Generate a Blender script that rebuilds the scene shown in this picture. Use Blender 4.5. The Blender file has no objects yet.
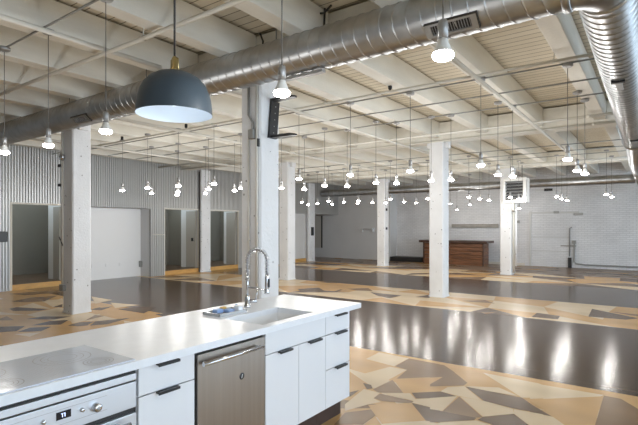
import bpy, bmesh, math, random
from mathutils import Vector, Matrix
random.seed(7)
scene = bpy.context.scene
COL = scene.collection
PI = math.pi

# ---------------------------------------------------------------- materials
def new_mat(name):
    m = bpy.data.materials.new(name); m.use_nodes = True
    nt = m.node_tree
    return m, nt, nt.nodes['Principled BSDF']

def sset(b, key, v):
    if key in b.inputs: b.inputs[key].default_value = v

def mat(name, col, rough=.5, metal=0., var=0., vscale=(6, 6, 6), bump=0., bscale=40., emit=None, estr=0., spec=.5, coat=0.):
    m, nt, b = new_mat(name)
    c = (col[0], col[1], col[2], 1)
    sset(b, 'Base Color', c); sset(b, 'Roughness', rough); sset(b, 'Metallic', metal); sset(b, 'Specular IOR Level', spec)
    if coat: sset(b, 'Coat Weight', coat); sset(b, 'Coat Roughness', .12)
    if emit: sset(b, 'Emission Color', (*emit, 1)); sset(b, 'Emission Strength', estr)
    tc = nt.nodes.new('ShaderNodeTexCoord')
    if var:
        mp = nt.nodes.new('ShaderNodeMapping'); mp.inputs['Scale'].default_value = vscale
        nz = nt.nodes.new('ShaderNodeTexNoise'); nz.inputs['Scale'].default_value = 1; nz.inputs['Detail'].default_value = 5
        rp = nt.nodes.new('ShaderNodeValToRGB')
        rp.color_ramp.elements[0].position = .3; rp.color_ramp.elements[1].position = .7
        rp.color_ramp.elements[0].color = (*[x * (1 - var) for x in col], 1)
        rp.color_ramp.elements[1].color = (*[min(1, x * (1 + var)) for x in col], 1)
        nt.links.new(tc.outputs['Object'], mp.inputs[0]); nt.links.new(mp.outputs[0], nz.inputs['Vector'])
        nt.links.new(nz.outputs[0], rp.inputs[0]); nt.links.new(rp.outputs[0], b.inputs['Base Color'])
    if bump:
        n2 = nt.nodes.new('ShaderNodeTexNoise'); n2.inputs['Scale'].default_value = bscale; n2.inputs['Detail'].default_value = 4
        bp = nt.nodes.new('ShaderNodeBump'); bp.inputs['Strength'].default_value = bump; bp.inputs['Distance'].default_value = .02
        nt.links.new(tc.outputs['Object'], n2.inputs['Vector']); nt.links.new(n2.outputs[0], bp.inputs['Height'])
        nt.links.new(bp.outputs[0], b.inputs['Normal'])
    return m

def wood_floor(name, col, var, rough, vs, bump=0, bs=9, spec=.25, ior=1.45):
    m = mat(name, col, rough, var=var, vscale=vs, bump=bump, bscale=bs, spec=spec)
    b = m.node_tree.nodes['Principled BSDF']; sset(b, 'IOR', ior)
    for n in m.node_tree.nodes:
        if n.bl_idname == 'ShaderNodeTexNoise' and not bump: n.inputs['Detail'].default_value = 1.5
    return m

M = {}
M['pale'] = wood_floor('birch_ply', (.63, .50, .33), .08, .27, (1.2, 2.5, 1))
M['honey'] = wood_floor('honey_ply', (.53, .325, .135), .1, .27, (1.2, 2.5, 1))
M['taupe'] = wood_floor('taupe_ply', (.22, .135, .07), .1, .27, (1.2, 2.5, 1))
M['dark'] = wood_floor('brown_ply', (.11, .064, .034), .1, .27, (1.2, 2.5, 1))
M['strip'] = wood_floor('dark_floor', (.075, .05, .034), .3, .16, (1.2, 14, 4), .06, 22, .5, 1.27)
M['greywood'] = wood_floor('grey_floor', (.2, .14, .1), .15, .3, (1.5, 6, 4))
M['threshold'] = mat('threshold_ply', (.58, .33, .1), .45, var=.15, vscale=(4, 4, 10))
M['paint'] = mat('column_paint', (.76, .77, .785), .55, var=.06, vscale=(3, 3, 2), bump=.25, bscale=28)
M['joist'] = mat('joist_paint', (.74, .725, .665), .65, var=.07, vscale=(6, 1, 6), bump=.15, bscale=25)
M['drywall'] = mat('drywall', (.6, .6, .6), .7, var=.03, vscale=(1, 1, 1))
M['white_wall'] = mat('white_wall', (.9, .9, .9), .6)
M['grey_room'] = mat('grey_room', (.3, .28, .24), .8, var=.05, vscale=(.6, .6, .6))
M['tan_door'] = mat('tan_door', (.5, .47, .42), .6)
M['cream_trim'] = mat('cream_trim', (.66, .62, .54), .6)
M['corr'] = mat('corrugated', (.5, .5, .49), .4, metal=.35)
M['galv'] = mat('galvanised', (.46, .475, .49), .36, metal=1, var=.14, vscale=(7, 7, 7), bump=.04, bscale=12)
M['chrome'] = mat('chrome', (.62, .63, .65), .15, metal=1)
M['steel'] = mat('stainless', (.36, .325, .29), .33, metal=1, var=.06, vscale=(.5, 30, .6))
M['oven_steel'] = mat('oven_steel', (.66, .69, .74), .38, metal=.8)
M['counter'] = mat('quartz', (.80, .83, .875), .3, var=.03, vscale=(14, 14, 14))
M['gloss_white'] = mat('gloss_white', (.78, .79, .82), .14)
M['sink'] = mat('sink_white', (.88, .89, .9), .2)
M['black'] = mat('black_metal', (.012, .012, .014), .4)
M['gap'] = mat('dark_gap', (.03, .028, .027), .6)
M['toe'] = mat('toe_kick', (.05, .025, .018), .5, var=.2, vscale=(8, 8, 8))
M['cable'] = mat('black_cable', (.02, .02, .02), .5)
M['greycord'] = mat('grey_cord', (.14, .135, .125), .6)
M['socket'] = mat('socket_alu', (.36, .36, .36), .4, metal=.5)
M['lampbody'] = mat('lamp_body', (.8, .8, .78), .4)
M['lens'] = mat('lamp_lens', (.9, .9, .9), .4, emit=(1, .95, .87), estr=25)
M['domeblue'] = mat('dome_enamel', (.045, .065, .085), .42, bump=.02, bscale=60)
M['domewhite'] = mat('dome_white', (.82, .88, .95), .5)
M['domelamp'] = mat('dome_lamp', (.9, .9, .9), .4, emit=(.75, .88, 1), estr=.9)
M['brass'] = mat('brass', (.52, .42, .2), .35, metal=.9)
M['conduit'] = mat('conduit', (.3, .3, .285), .45, metal=.3)
M['whitepipe'] = mat('white_pipe', (.68, .66, .6), .5)
M['barwood'] = mat('bar_wood', (.17, .07, .03), .35, var=.5, vscale=(2, 8, 16))
M['bartop'] = mat('bar_top', (.06, .027, .015), .3, var=.3, vscale=(3, 8, 8))
M['blackstage'] = mat('black_stage', (.015, .014, .014), .5)
M['heater'] = mat('heater_white', (.7, .7, .68), .5)
M['oldtrim'] = mat('old_trim', (.55, .545, .53), .6)
M['louvre'] = mat('louvre_grey', (.3, .31, .32), .45)
M['plank'] = mat('grey_plank', (.3, .28, .25), .6, var=.2, vscale=(3, 8, 8))
M['sponge'] = mat('blue_pack', (.3, .45, .75), .5)
M['packwhite'] = mat('white_pack', (.8, .82, .86), .4)
M['packyellow'] = mat('yellow_pack', (.75, .5, .15), .5)
M['trayclear'] = mat('grey_tray', (.5, .52, .54), .25)
M['display'] = mat('display', (.008, .008, .012), .15)
M['digit'] = mat('digit', (.4, .5, .9), .4, emit=(.55, .65, 1), estr=1.2)
M['signwhite'] = mat('badge_white', (.75, .75, .75), .5)

def brick_mat():
    m, nt, b = new_mat('painted_brick')
    tc = nt.nodes.new('ShaderNodeTexCoord'); sp = nt.nodes.new('ShaderNodeSeparateXYZ'); cb = nt.nodes.new('ShaderNodeCombineXYZ')
    br = nt.nodes.new('ShaderNodeTexBrick'); br.inputs['Scale'].default_value = 1
    br.inputs['Brick Width'].default_value = .21; br.inputs['Row Height'].default_value = .072
    br.inputs['Mortar Size'].default_value = .009; br.inputs['Mortar Smooth'].default_value = .3
    br.inputs['Color1'].default_value = (.78, .78, .79, 1); br.inputs['Color2'].default_value = (.72, .72, .73, 1); br.inputs['Mortar'].default_value = (.64, .64, .65, 1)
    nt.links.new(tc.outputs['Object'], sp.inputs[0]); nt.links.new(sp.outputs[0], cb.inputs[0]); nt.links.new(sp.outputs[2], cb.inputs[1])
    nt.links.new(cb.outputs[0], br.inputs['Vector'])
    nz = nt.nodes.new('ShaderNodeTexNoise'); nz.inputs['Scale'].default_value = .9; nz.inputs['Detail'].default_value = 6
    rp = nt.nodes.new('ShaderNodeValToRGB'); rp.color_ramp.elements[0].position = .35; rp.color_ramp.elements[1].position = .65
    rp.color_ramp.elements[0].color = (.86, .86, .86, 1); rp.color_ramp.elements[1].color = (1, 1, 1, 1)
    nt.links.new(tc.outputs['Object'], nz.inputs['Vector']); nt.links.new(nz.outputs[0], rp.inputs[0])
    mx = nt.nodes.new('ShaderNodeMixRGB'); mx.blend_type = 'MULTIPLY'; mx.inputs[0].default_value = 1
    nt.links.new(br.outputs['Color'], mx.inputs[1]); nt.links.new(rp.outputs[0], mx.inputs[2]); nt.links.new(mx.outputs[0], b.inputs['Base Color'])
    bp = nt.nodes.new('ShaderNodeBump'); bp.inputs['Strength'].default_value = .8; bp.inputs['Distance'].default_value = .015; bp.invert = True
    nt.links.new(br.outputs['Fac'], bp.inputs['Height']); nt.links.new(bp.outputs[0], b.inputs['Normal'])
    sset(b, 'Roughness', .6)
    return m
M['brick'] = brick_mat()

def deck_mat():
    m, nt, b = new_mat('ceiling_planks')
    tc = nt.nodes.new('ShaderNodeTexCoord'); sp = nt.nodes.new('ShaderNodeSeparateXYZ'); nt.links.new(tc.outputs['Object'], sp.inputs[0])
    dv = nt.nodes.new('ShaderNodeMath'); dv.operation = 'DIVIDE'; dv.inputs[1].default_value = .145; nt.links.new(sp.outputs[1], dv.inputs[0])
    fr = nt.nodes.new('ShaderNodeMath'); fr.operation = 'FRACT'; nt.links.new(dv.outputs[0], fr.inputs[0])
    fl = nt.nodes.new('ShaderNodeMath'); fl.operation = 'FLOOR'; nt.links.new(dv.outputs[0], fl.inputs[0])
    wn = nt.nodes.new('ShaderNodeTexWhiteNoise'); wn.noise_dimensions = '1D'; nt.links.new(fl.outputs[0], wn.inputs['W'])
    rp = nt.nodes.new('ShaderNodeValToRGB')
    rp.color_ramp.elements[0].color = (.7, .635, .51, 1); rp.color_ramp.elements[1].color = (.77, .71, .59, 1)
    nt.links.new(wn.outputs[0], rp.inputs[0])
    lt = nt.nodes.new('ShaderNodeMath'); lt.operation = 'LESS_THAN'; lt.inputs[1].default_value = .09; nt.links.new(fr.outputs[0], lt.inputs[0])
    mx = nt.nodes.new('ShaderNodeMixRGB'); mx.inputs[2].default_value = (.22, .18, .12, 1)
    nt.links.new(lt.outputs[0], mx.inputs[0]); nt.links.new(rp.outputs[0], mx.inputs[1]); nt.links.new(mx.outputs[0], b.inputs['Base Color'])
    sset(b, 'Roughness', .7)
    return m
M['deck'] = deck_mat()

def pitted(m):
    """small dark chips in the column paint"""
    nt = m.node_tree; b = nt.nodes['Principled BSDF']
    src = b.inputs['Base Color'].links[0].from_socket
    tc = nt.nodes.new('ShaderNodeTexCoord'); vo = nt.nodes.new('ShaderNodeTexVoronoi'); vo.inputs['Scale'].default_value = 9
    nz = nt.nodes.new('ShaderNodeTexNoise'); nz.inputs['Scale'].default_value = 3
    nt.links.new(tc.outputs['Object'], vo.inputs['Vector']); nt.links.new(tc.outputs['Object'], nz.inputs['Vector'])
    a = nt.nodes.new('ShaderNodeMath'); a.operation = 'LESS_THAN'; a.inputs[1].default_value = .13; nt.links.new(vo.outputs['Distance'], a.inputs[0])
    c = nt.nodes.new('ShaderNodeMath'); c.operation = 'GREATER_THAN'; c.inputs[1].default_value = .47; nt.links.new(nz.outputs[0], c.inputs[0])
    mu = nt.nodes.new('ShaderNodeMath'); mu.operation = 'MULTIPLY'; nt.links.new(a.outputs[0], mu.inputs[0]); nt.links.new(c.outputs[0], mu.inputs[1])
    mx = nt.nodes.new('ShaderNodeMixRGB'); mx.inputs[2].default_value = (.3, .3, .3, 1)
    nt.links.new(mu.outputs[0], mx.inputs[0]); nt.links.new(src, mx.inputs[1]); nt.links.new(mx.outputs[0], b.inputs['Base Color'])
pitted(M['paint'])

# ---------------------------------------------------------------- mesh helpers
ORG = {}
class MB:
    def __init__(s): s.v = []; s.f = []; s.mi = []; s.sm = []
    def add(s, vs, fs, mi=0, smooth=False):
        o = len(s.v); s.v += [tuple(p) for p in vs]
        for f in fs: s.f.append([i + o for i in f]); s.mi.append(mi); s.sm.append(smooth)
        return s
    def box(s, x0, x1, y0, y1, z0, z1, mi=0):
        x0, x1 = min(x0, x1), max(x0, x1); y0, y1 = min(y0, y1), max(y0, y1); z0, z1 = min(z0, z1), max(z0, z1)
        vs = [(x, y, z) for z in (z0, z1) for y in (y0, y1) for x in (x0, x1)]
        return s.add(vs, [(0, 2, 3, 1), (4, 5, 7, 6), (0, 1, 5, 4), (2, 6, 7, 3), (0, 4, 6, 2), (1, 3, 7, 5)], mi)
    def cbox(s, x0, x1, y0, y1, z0, z1, c=.02, mi=0):
        """box with vertical edges chamfered"""
        p = [(x0 + c, y0), (x1 - c, y0), (x1, y0 + c), (x1, y1 - c), (x1 - c, y1), (x0 + c, y1), (x0, y1 - c), (x0, y0 + c)]
        vs = [(x, y, z0) for x, y in p] + [(x, y, z1) for x, y in p]
        return s.add(vs, [tuple(range(7, -1, -1)), tuple(range(8, 16))] + [(i, (i + 1) % 8, 8 + (i + 1) % 8, 8 + i) for i in range(8)], mi)
    def tube(s, path, r, n=8, mi=0, caps=True, radii=None):
        path = [Vector(p) for p in path]; vs = []; fs = []; prev = None
        for i, p in enumerate(path):
            t = (path[min(i + 1, len(path) - 1)] - path[max(i - 1, 0)]).normalized()
            if prev is None:
                up = Vector((0, 0, 1)) if abs(t.z) < .9 else Vector((1, 0, 0))
                a = t.cross(up).normalized()
            else:
                a = (prev - t * prev.dot(t)).normalized()
            b = t.cross(a); prev = a
            rr = radii[i] if radii else r
            for k in range(n):
                th = 2 * PI * k / n; vs.append(p + a * math.cos(th) * rr + b * math.sin(th) * rr)
        for i in range(len(path) - 1):
            for k in range(n):
                k2 = (k + 1) % n; fs.append((i * n + k, i * n + k2, (i + 1) * n + k2, (i + 1) * n + k))
        s.add(vs, fs, mi, True)
        if caps:
            m = len(path) - 1
            s.add(vs[:n], [tuple(range(n - 1, -1, -1))], mi); s.add(vs[m * n:], [tuple(range(n))], mi)
        return s
    def lathe(s, prof, c, n=24, mi=0, axis='z'):
        vs = []; fs = []
        for r, z in prof:
            for k in range(n):
                th = 2 * PI * k / n; a, b = r * math.cos(th), r * math.sin(th)
                if axis == 'z': vs.append((c[0] + a, c[1] + b, c[2] + z))
                elif axis == 'x': vs.append((c[0] + z, c[1] + a, c[2] + b))
                else: vs.append((c[0] + a, c[1] + z, c[2] + b))
        for i in range(len(prof) - 1):
            for k in range(n):
                k2 = (k + 1) % n; fs.append((i * n + k, i * n + k2, (i + 1) * n + k2, (i + 1) * n + k))
        return s.add(vs, fs, mi, True)
    def poly(s, pts, mi=0): return s.add(pts, [tuple(range(len(pts)))], mi)
    def ring(s, c, r0, r1, n=32, mi=0):
        vs = [(c[0] + r * math.cos(2 * PI * k / n), c[1] + r * math.sin(2 * PI * k / n), c[2]) for r in (r0, r1) for k in range(n)]
        return s.add(vs, [(k, (k + 1) % n, n + (k + 1) % n, n + k) for k in range(n)], mi)
    def build(s, name, mats, parent=None, bevel=0., origin=None):
        if not isinstance(mats, (list, tuple)): mats = [mats]
        root = parent
        o0 = Vector((0, 0, 0))
        if parent is not None: o0 = ORG[parent.name]
        elif origin is not None: o0 = Vector(origin)
        me = bpy.data.meshes.new(name)
        me.from_pydata([tuple(Vector(p) - o0) for p in s.v], [], s.f); me.update()
        for m in mats: me.materials.append(m)
        me.polygons.foreach_set('material_index', s.mi); me.polygons.foreach_set('use_smooth', s.sm)
        ob = bpy.data.objects.new(name, me); COL.objects.link(ob)
        if parent is not None: ob.parent = parent
        else: ob.location = o0
        ORG[ob.name] = o0
        bm = bmesh.new(); bm.from_mesh(me); bmesh.ops.remove_doubles(bm, verts=bm.verts, dist=1e-5)
        bmesh.ops.recalc_face_normals(bm, faces=bm.faces); bm.to_mesh(me); bm.free()
        if bevel:
            bv = ob.modifiers.new('bevel', 'BEVEL'); bv.width = bevel; bv.segments = 2; bv.limit_method = 'ANGLE'; bv.angle_limit = math.radians(50)
        return ob

def thing(name, label, cat, loc=(0, 0, 0), group=None):
    o = bpy.data.objects.new(name, None); COL.objects.link(o); o.empty_display_size = .1
    o.location = loc; ORG[o.name] = Vector(loc); o['label'] = label; o['category'] = cat; o['kind'] = 'thing'
    if group: o['group'] = group
    return o
def tag(o, label, cat, group=None):
    o['label'] = label; o['category'] = cat; o['kind'] = 'thing'
    if group: o['group'] = group
    return o
def struct(o): o['kind'] = 'structure'; return o
def arc(c, r, a0, a1, n, ax, bx):
    c, ax, bx = Vector(c), Vector(ax), Vector(bx)
    return [c + ax * r * math.cos(a0 + (a1 - a0) * i / n) + bx * r * math.sin(a0 + (a1 - a0) * i / n) for i in range(n + 1)]

# ---------------------------------------------------------------- camera (eye height 1.65 m, level, rise-shifted)
F, YAW, HOR, EYE = 471., math.radians(35.7), 226., 1.65
cd = bpy.data.cameras.new('camera'); cam = bpy.data.objects.new('camera', cd); COL.objects.link(cam)
cam.location = (0, 0, EYE); cam.rotation_euler = (PI / 2, 0, YAW)
cd.sensor_width = 36; cd.lens = 36 * F / 638; cd.shift_y = (HOR - 212.5) / 638; cd.clip_start = .05
scene.camera = cam

# survey of the photograph: where a sight line through a picture point meets the floor
SN, CS = math.sin(YAW), math.cos(YAW)
def onfloor(px, py, z=0.):
    a = (px - 319) / F; t = (z - EYE) / ((HOR - py) / F)
    return ((-SN + CS * a) * t, (CS + SN * a) * t)

# ---------------------------------------------------------------- floor
XL, XR, YB, YF = -17.5, 7.0, -4.5, 21.4
floor_mb = MB()
FM = [M['pale'], M['honey'], M['taupe'], M['dark'], M['strip'], M['greywood']]
for (y0, y1, mi) in ((5.5, 9.05, 4), (11.4, 14.6, 4), (17.7, YF, 5)):
    floor_mb.poly([(XL, y0, 0), (XR, y0, 0), (XR, y1, 0), (XL, y1, 0)], mi)
def mosaic(x0, x1, y0, y1, dx, dy, weights):
    nx, ny = max(1, round((x1 - x0) / dx)), max(1, round((y1 - y0) / dy))
    g = [[None] * (ny + 1) for _ in range(nx + 1)]
    for i in range(nx + 1):
        for j in range(ny + 1):
            x = x0 + (x1 - x0) * i / nx; y = y0 + (y1 - y0) * j / ny
            if 0 < i < nx: x += random.uniform(-.25, .25) * dx
            if 0 < j < ny: y += random.uniform(-.25, .25) * dy
            g[i][j] = (x, y, 0)
    for i in range(nx):
        for j in range(ny):
            a, b, c, d = g[i][j], g[i + 1][j], g[i + 1][j + 1], g[i][j + 1]
            pick = lambda: random.choices(range(4), weights)[0]
            r = random.random()
            if r < .45: floor_mb.poly([a, b, c], pick()); floor_mb.poly([a, c, d], pick())
            elif r < .9: floor_mb.poly([a, b, d], pick()); floor_mb.poly([b, c, d], pick())
            else: floor_mb.poly([a, b, c, d], pick())
mosaic(XL, XR, YB, 5.5, 1.1, .8, (3, 6, 0.2, 0))
mosaic(XL, XR, 9.05, 11.4, 1.1, .78, (6, 4, .6, .5))
mosaic(XL, XR, 14.6, 17.7, 1.3, .8, (4, 4, 2, 2))
# far zone: greyer mosaic pieces laid over the far floor
for k in range(60):
    x, y = random.uniform(-14, 3), random.uniform(17.8, 20.6); w = random.uniform(.5, 1.4); zz = .0003 + k * .00004
    floor_mb.poly([(x, y, zz), (x + w, y + random.uniform(-.1, .3), zz), (x + w * .7, y + random.uniform(.3, .6), zz)], random.choice((1, 1, 2, 2, 3)))
P_, H_, T_, D_ = 0, 1, 2, 3
def region(ox, oy, sc, items):
    region.n += 1; region.z = (region.n % 3) * .0009
    for mi, pts in items:
        region.z += .00005
        q = [onfloor(ox + px * sc, oy + py * sc) for px, py in pts]
        floor_mb.poly([(x, y, .0003 + region.z) for x, y in q], mi)
region.z = 0; region.n = 0
region(330, 340, .2, [
    (T_, [(395, 92), (550, 122), (550, 186), (330, 197), (384, 150), (325, 132)]),
    (P_, [(180, 95), (245, 62), (395, 92), (320, 132)]),
    (P_, [(165, 170), (300, 134), (384, 150), (215, 243)]),
    (T_, [(215, 247), (312, 200), (368, 266), (240, 264)]),
    (D_, [(165, 215), (205, 225), (214, 243), (185, 247)]),
    (H_, [(315, 195), (550, 185), (490, 236), (410, 262), (367, 267)]),
    (D_, [(408, 265), (550, 258), (550, 290), (430, 293)]),
    (P_, [(75, 322), (170, 245), (250, 265), (218, 292), (255, 311), (190, 323), (75, 355)]),
    (T_, [(218, 292), (250, 268), (430, 310), (395, 317), (260, 306)]),
    (P_, [(280, 270), (400, 266), (438, 308), (420, 306)]),
    (D_, [(408, 315), (550, 350), (550, 415), (480, 405)]),
    (H_, [(190, 325), (405, 315), (475, 403), (260, 420)]),
    (T_, [(75, 364), (205, 348), (228, 378), (165, 425), (20, 425)]),
    (P_, [(432, 295), (550, 290), (550, 348), (410, 314)]),
    (H_, [(165, 427), (225, 382), (258, 427)]),
    (P_, [(262, 421), (476, 404), (550, 420), (550, 470), (300, 470)]),
    (D_, [(60, 270), (145, 252), (100, 285)]),
])
region(430, 350, .1766, [
    (T_, [(0, 75), (78, 86), (130, 120), (212, 187), (190, 203), (0, 207)]),
    (H_, [(0, 158), (72, 154), (0, 195)]),
    (H_, [(85, 88), (300, 130), (432, 216), (235, 190), (205, 182), (130, 120)]),
    (P_, [(300, 130), (616, 190), (640, 200), (623, 272), (520, 271), (450, 226)]),
    (P_, [(200, 206), (390, 213), (500, 262), (330, 234)]),
    (P_, [(60, 235), (100, 211), (195, 206), (292, 286), (160, 262)]),
    (D_, [(0, 240), (60, 236), (150, 263), (0, 272)]),
    (P_, [(0, 273), (155, 263), (70, 347), (0, 336)]),
    (P_, [(172, 266), (300, 288), (470, 335), (476, 362), (300, 379)]),
    (D_, [(200, 208), (330, 234), (522, 272), (630, 348), (600, 356), (470, 331), (305, 290)]),
    (T_, [(165, 265), (298, 382), (230, 386), (70, 349)]),
    (D_, [(0, 336), (70, 349), (262, 386), (250, 398), (45, 411), (0, 411)]),
    (D_, [(300, 380), (475, 364), (560, 428), (560, 470), (300, 470), (362, 426), (270, 396)]),
    (P_, [(45, 413), (262, 400), (355, 428), (60, 460)]),
    (P_, [(475, 336), (640, 366), (640, 470), (562, 428), (476, 362)]),
    (H_, [(545, 279), (640, 276), (640, 340)]),
])
region(530, 350, .1765, [
    (P_, [(0, 185), (418, 255), (400, 263), (100, 279), (0, 281)]),
    (H_, [(5, 281), (110, 276), (412, 263), (355, 470), (260, 470), (125, 376)]),
    (T_, [(418, 258), (700, 312), (700, 470), (355, 470)]),
    (H_, [(500, 268), (640, 290), (640, 350)]),
    (D_, [(0, 304), (125, 377), (0, 352)]),
    (P_, [(0, 353), (130, 379), (260, 470), (0, 470)]),
])
region(0, 280, .1647, [
    (T_, [(50, 85), (200, 70), (380, 66), (370, 76), (150, 93)]),
    (T_, [(70, 130), (180, 108), (350, 95), (270, 130), (150, 136)]),
    (P_, [(282, 142), (378, 110), (378, 145), (322, 165)]),
    (D_, [(55, 175), (100, 165), (292, 178), (240, 186), (80, 188)]),
    (D_, [(320, 165), (380, 146), (378, 166)]),
    (P_, [(110, 165), (200, 140), (310, 175)]),
    (D_, [(160, 237), (260, 222), (432, 221), (330, 241)]),
    (T_, [(0, 235), (40, 220), (85, 244), (0, 246)]),
    (D_, [(190, 276), (300, 250), (416, 243), (370, 271)]),
    (D_, [(410, 276), (480, 258), (568, 253), (530, 276), (470, 281)]),
    (D_, [(-40, 285), (152, 280), (100, 311), (-40, 320)]),
    (D_, [(105, 316), (180, 290), (312, 284), (250, 311)]),
    (P_, [(85, 330), (250, 318), (180, 345)]),
    (D_, [(540, 180), (610, 165), (610, 180)]),
    (T_, [(-20, 400), (20, 396), (20, 410)]),
    (P_, [(415, 235), (610, 205), (580, 235), (440, 265)]),
])
region(80, 255, .2508, [
    (P_, [(44, 165), (130, 180), (60, 195)]),
    (D_, [(35, 217), (130, 205), (85, 221)]),
    (D_, [(150, 216), (232, 206), (302, 209), (255, 233)]),
    (D_, [(300, 236), (402, 229), (330, 246)]),
    (D_, [(40, 282), (60, 265), (200, 251), (110, 276)]),
    (P_, [(120, 190), (240, 200), (140, 212)]),
    (T_, [(20, 262), (60, 240), (100, 243)]),
])
region(440, 270, .3103, [
    (D_, [(295, 151), (312, 138), (387, 148), (380, 159)]),
    (D_, [(490, 125), (640, 156), (600, 160), (478, 150)]),
    (T_, [(70, 99), (145, 97), (178, 108), (100, 103)]),
    (T_, [(132, 137), (190, 134), (150, 143)]),
])
region(300, 250, .2351, [
    (D_, [(130, 181), (170, 168), (205, 176), (185, 170)]),
    (D_, [(300, 180), (432, 194), (382, 205), (330, 195)]),
    (D_, [(490, 200), (552, 190), (552, 204)]),
    (D_, [(-10, 166), (80, 160), (102, 173), (0, 176)]),
    (T_, [(200, 165), (290, 162), (310, 175), (240, 172)]),
    (T_, [(80, 138), (150, 135), (160, 142)]),
])
fl = floor_mb.build('floor', FM); struct(fl)

# ---------------------------------------------------------------- ceiling: plank deck, beams, girders
struct(MB().box(XL, XR, YB, YF, 4.07, 4.2).build('ceiling', M['deck']))
GIRD = [(4.35, 4.72), (10.45, 10.82), (16.65, 17.02)]
for (a, b) in GIRD:
    struct(MB().box(-13.6, XR, a, b, 3.6, 4.035).build('ceiling_beam', M['joist'], bevel=.01))
bays = [(YB, 4.345, 0), (4.725, 10.445, 0), (10.825, 16.645, .1), (17.025, 21.0, .05)]
for bi, (y0, y1, off) in enumerate(bays):
    for k in range(-6, 12):
        xr = -.79 - 1.1 * k + off
        if xr - .2 < -13.55: continue
        struct(MB().box(xr - .2, xr, y0, y1, 3.68, 4.045).build('ceiling_beam', M['joist'], bevel=.008))

# ---------------------------------------------------------------- left wall (corrugated metal) with its openings
WX = -13.39
wl = MB()
def corr(y0, y1, z0, z1, x=WX, pitch=.068, depth=.034):
    """ribbed sheet: narrow flat ridges with deep grooves between"""
    ys = [(y0, x)]; k = math.floor(y0 / pitch)
    while k * pitch < y1:
        for f, dx in ((0, x), (.06, x + depth), (.46, x + depth), (.52, x)):
            y = (k + f) * pitch
            if y0 < y < y1: ys.append((y, dx))
        k += 1
    ys.append((y1, ys[-1][1])); vs = []
    for y, xx in ys: vs += [(xx, y, z0), (xx, y, z1)]
    wl.add(vs, [(2 * i, 2 * i + 2, 2 * i + 3, 2 * i + 1) for i in range(len(ys) - 1)], 0, False)
TOP, HEAD = 3.80, 2.22
corr(YB, 5.17, 0, TOP)
corr(5.17, 6.49, HEAD + .03, TOP)
corr(6.49, 7.0, 0, TOP)
corr(7.0, 9.22, HEAD, TOP)
corr(9.22, 9.76, 0, TOP)
corr(9.76, 11.24, HEAD, TOP)
corr(11.68, 13.18, HEAD, TOP)
corr(13.18, 16.6, 0, TOP)
corr(16.6, 17.6, HEAD, TOP)
corr(17.6, 20.3, HEAD, TOP)
struct(wl.build('wall_left', M['corr']))
core = MB()
for (a, b, z) in ((YB, 5.19, 0), (5.19, 6.47, HEAD), (6.47, 7.02, 0), (7.02, 9.22, HEAD), (9.22, 9.78, 0), (9.78, 11.22, HEAD), (11.22, 11.7, 0), (11.7, 13.18, HEAD), (13.18, 16.62, 0), (16.62, 17.6, HEAD), (17.6, 18.1, 0), (18.1, 20.3, HEAD)):
    core.box(-13.55, -13.41, a + .012, b - .012, z + (.01 if z else 0), 4.07)
struct(core.build('wall_left_core', M['drywall']))
# white shallow alcove
struct(MB().box(-14.0, -13.9, 6.9, 9.3, 0, 2.3).build('wall_alcove_white', M['white_wall']))
struct(MB().box(-13.9, -13.41, 9.22, 9.3, 0, HEAD).build('wall_alcove_return', M['drywall']))
struct(MB().box(-13.9, -13.41, 6.95, 7.02, 0, HEAD).build('wall_alcove_return', M['drywall']))
struct(MB().box(-13.9, -13.41, 6.95, 9.3, HEAD, HEAD + .06).build('ceiling_alcove', M['drywall']))
# rooms behind the openings: raised floor, grey back wall, end walls, low ceiling
def back_room(y0, y1, xb, ret, ext):
    struct(MB().box(xb, -13.42, y0 - .02, y1, 0, .135).build('floor_back_room', M['greywood']))
    struct(MB().box(-13.425, -13.39, y0 - .02, y1 + .02, 0, .14).build('trim_threshold', M['threshold']))
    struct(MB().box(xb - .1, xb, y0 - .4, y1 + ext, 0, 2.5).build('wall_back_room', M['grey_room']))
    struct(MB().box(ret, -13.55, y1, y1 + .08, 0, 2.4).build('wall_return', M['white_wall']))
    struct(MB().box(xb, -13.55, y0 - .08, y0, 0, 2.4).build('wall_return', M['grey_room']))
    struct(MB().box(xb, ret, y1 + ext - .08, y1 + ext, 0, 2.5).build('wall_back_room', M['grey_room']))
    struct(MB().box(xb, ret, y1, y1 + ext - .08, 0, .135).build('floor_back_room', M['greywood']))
    t = MB()
    t.box(-13.46, -13.36, y0 - .05, y0, 0, HEAD + .04); t.box(-13.46, -13.36, y1, y1 + .05, 0, HEAD + .04); t.box(-13.46, -13.36, y0, y1, HEAD - .01, HEAD + .04)
    struct(t.build('trim_opening', M['cream_trim']))
def leaf(n, y1, x1, colmat, knob=False):
    d = MB().box(x1, -13.5, y1 - .05, y1 - .01, .15, HEAD - .03).build('door_%d' % n, M[colmat], bevel=.004, origin=(-13.5, y1 - .03, .15)); struct(d)
    if knob:
        lk = MB().box(-13.72, -13.62, y1 - .068, y1 - .05, 1.1, 1.22).build('lock_plate', M['black'], d)
        MB().tube([(-13.6, y1 - .1, 1.12), (-13.46, y1 - .1, 1.12)], .012).tube([(-13.6, y1 - .1, 1.12), (-13.6, y1 - .05, 1.12)], .012).build('door_handle', M['chrome'], d)
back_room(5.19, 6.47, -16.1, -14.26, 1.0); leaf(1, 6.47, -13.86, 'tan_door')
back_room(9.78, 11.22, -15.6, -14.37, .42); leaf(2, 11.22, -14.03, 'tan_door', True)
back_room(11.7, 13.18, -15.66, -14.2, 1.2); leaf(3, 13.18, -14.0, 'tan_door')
struct(MB().box(-13.52, -13.47, 16.62, 17.6, .14, HEAD).build('door_4', M['drywall']))
struct(MB().box(-13.47, -13.39, 16.62, 17.6, 0, .14).build('trim_threshold', M['threshold']))
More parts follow.
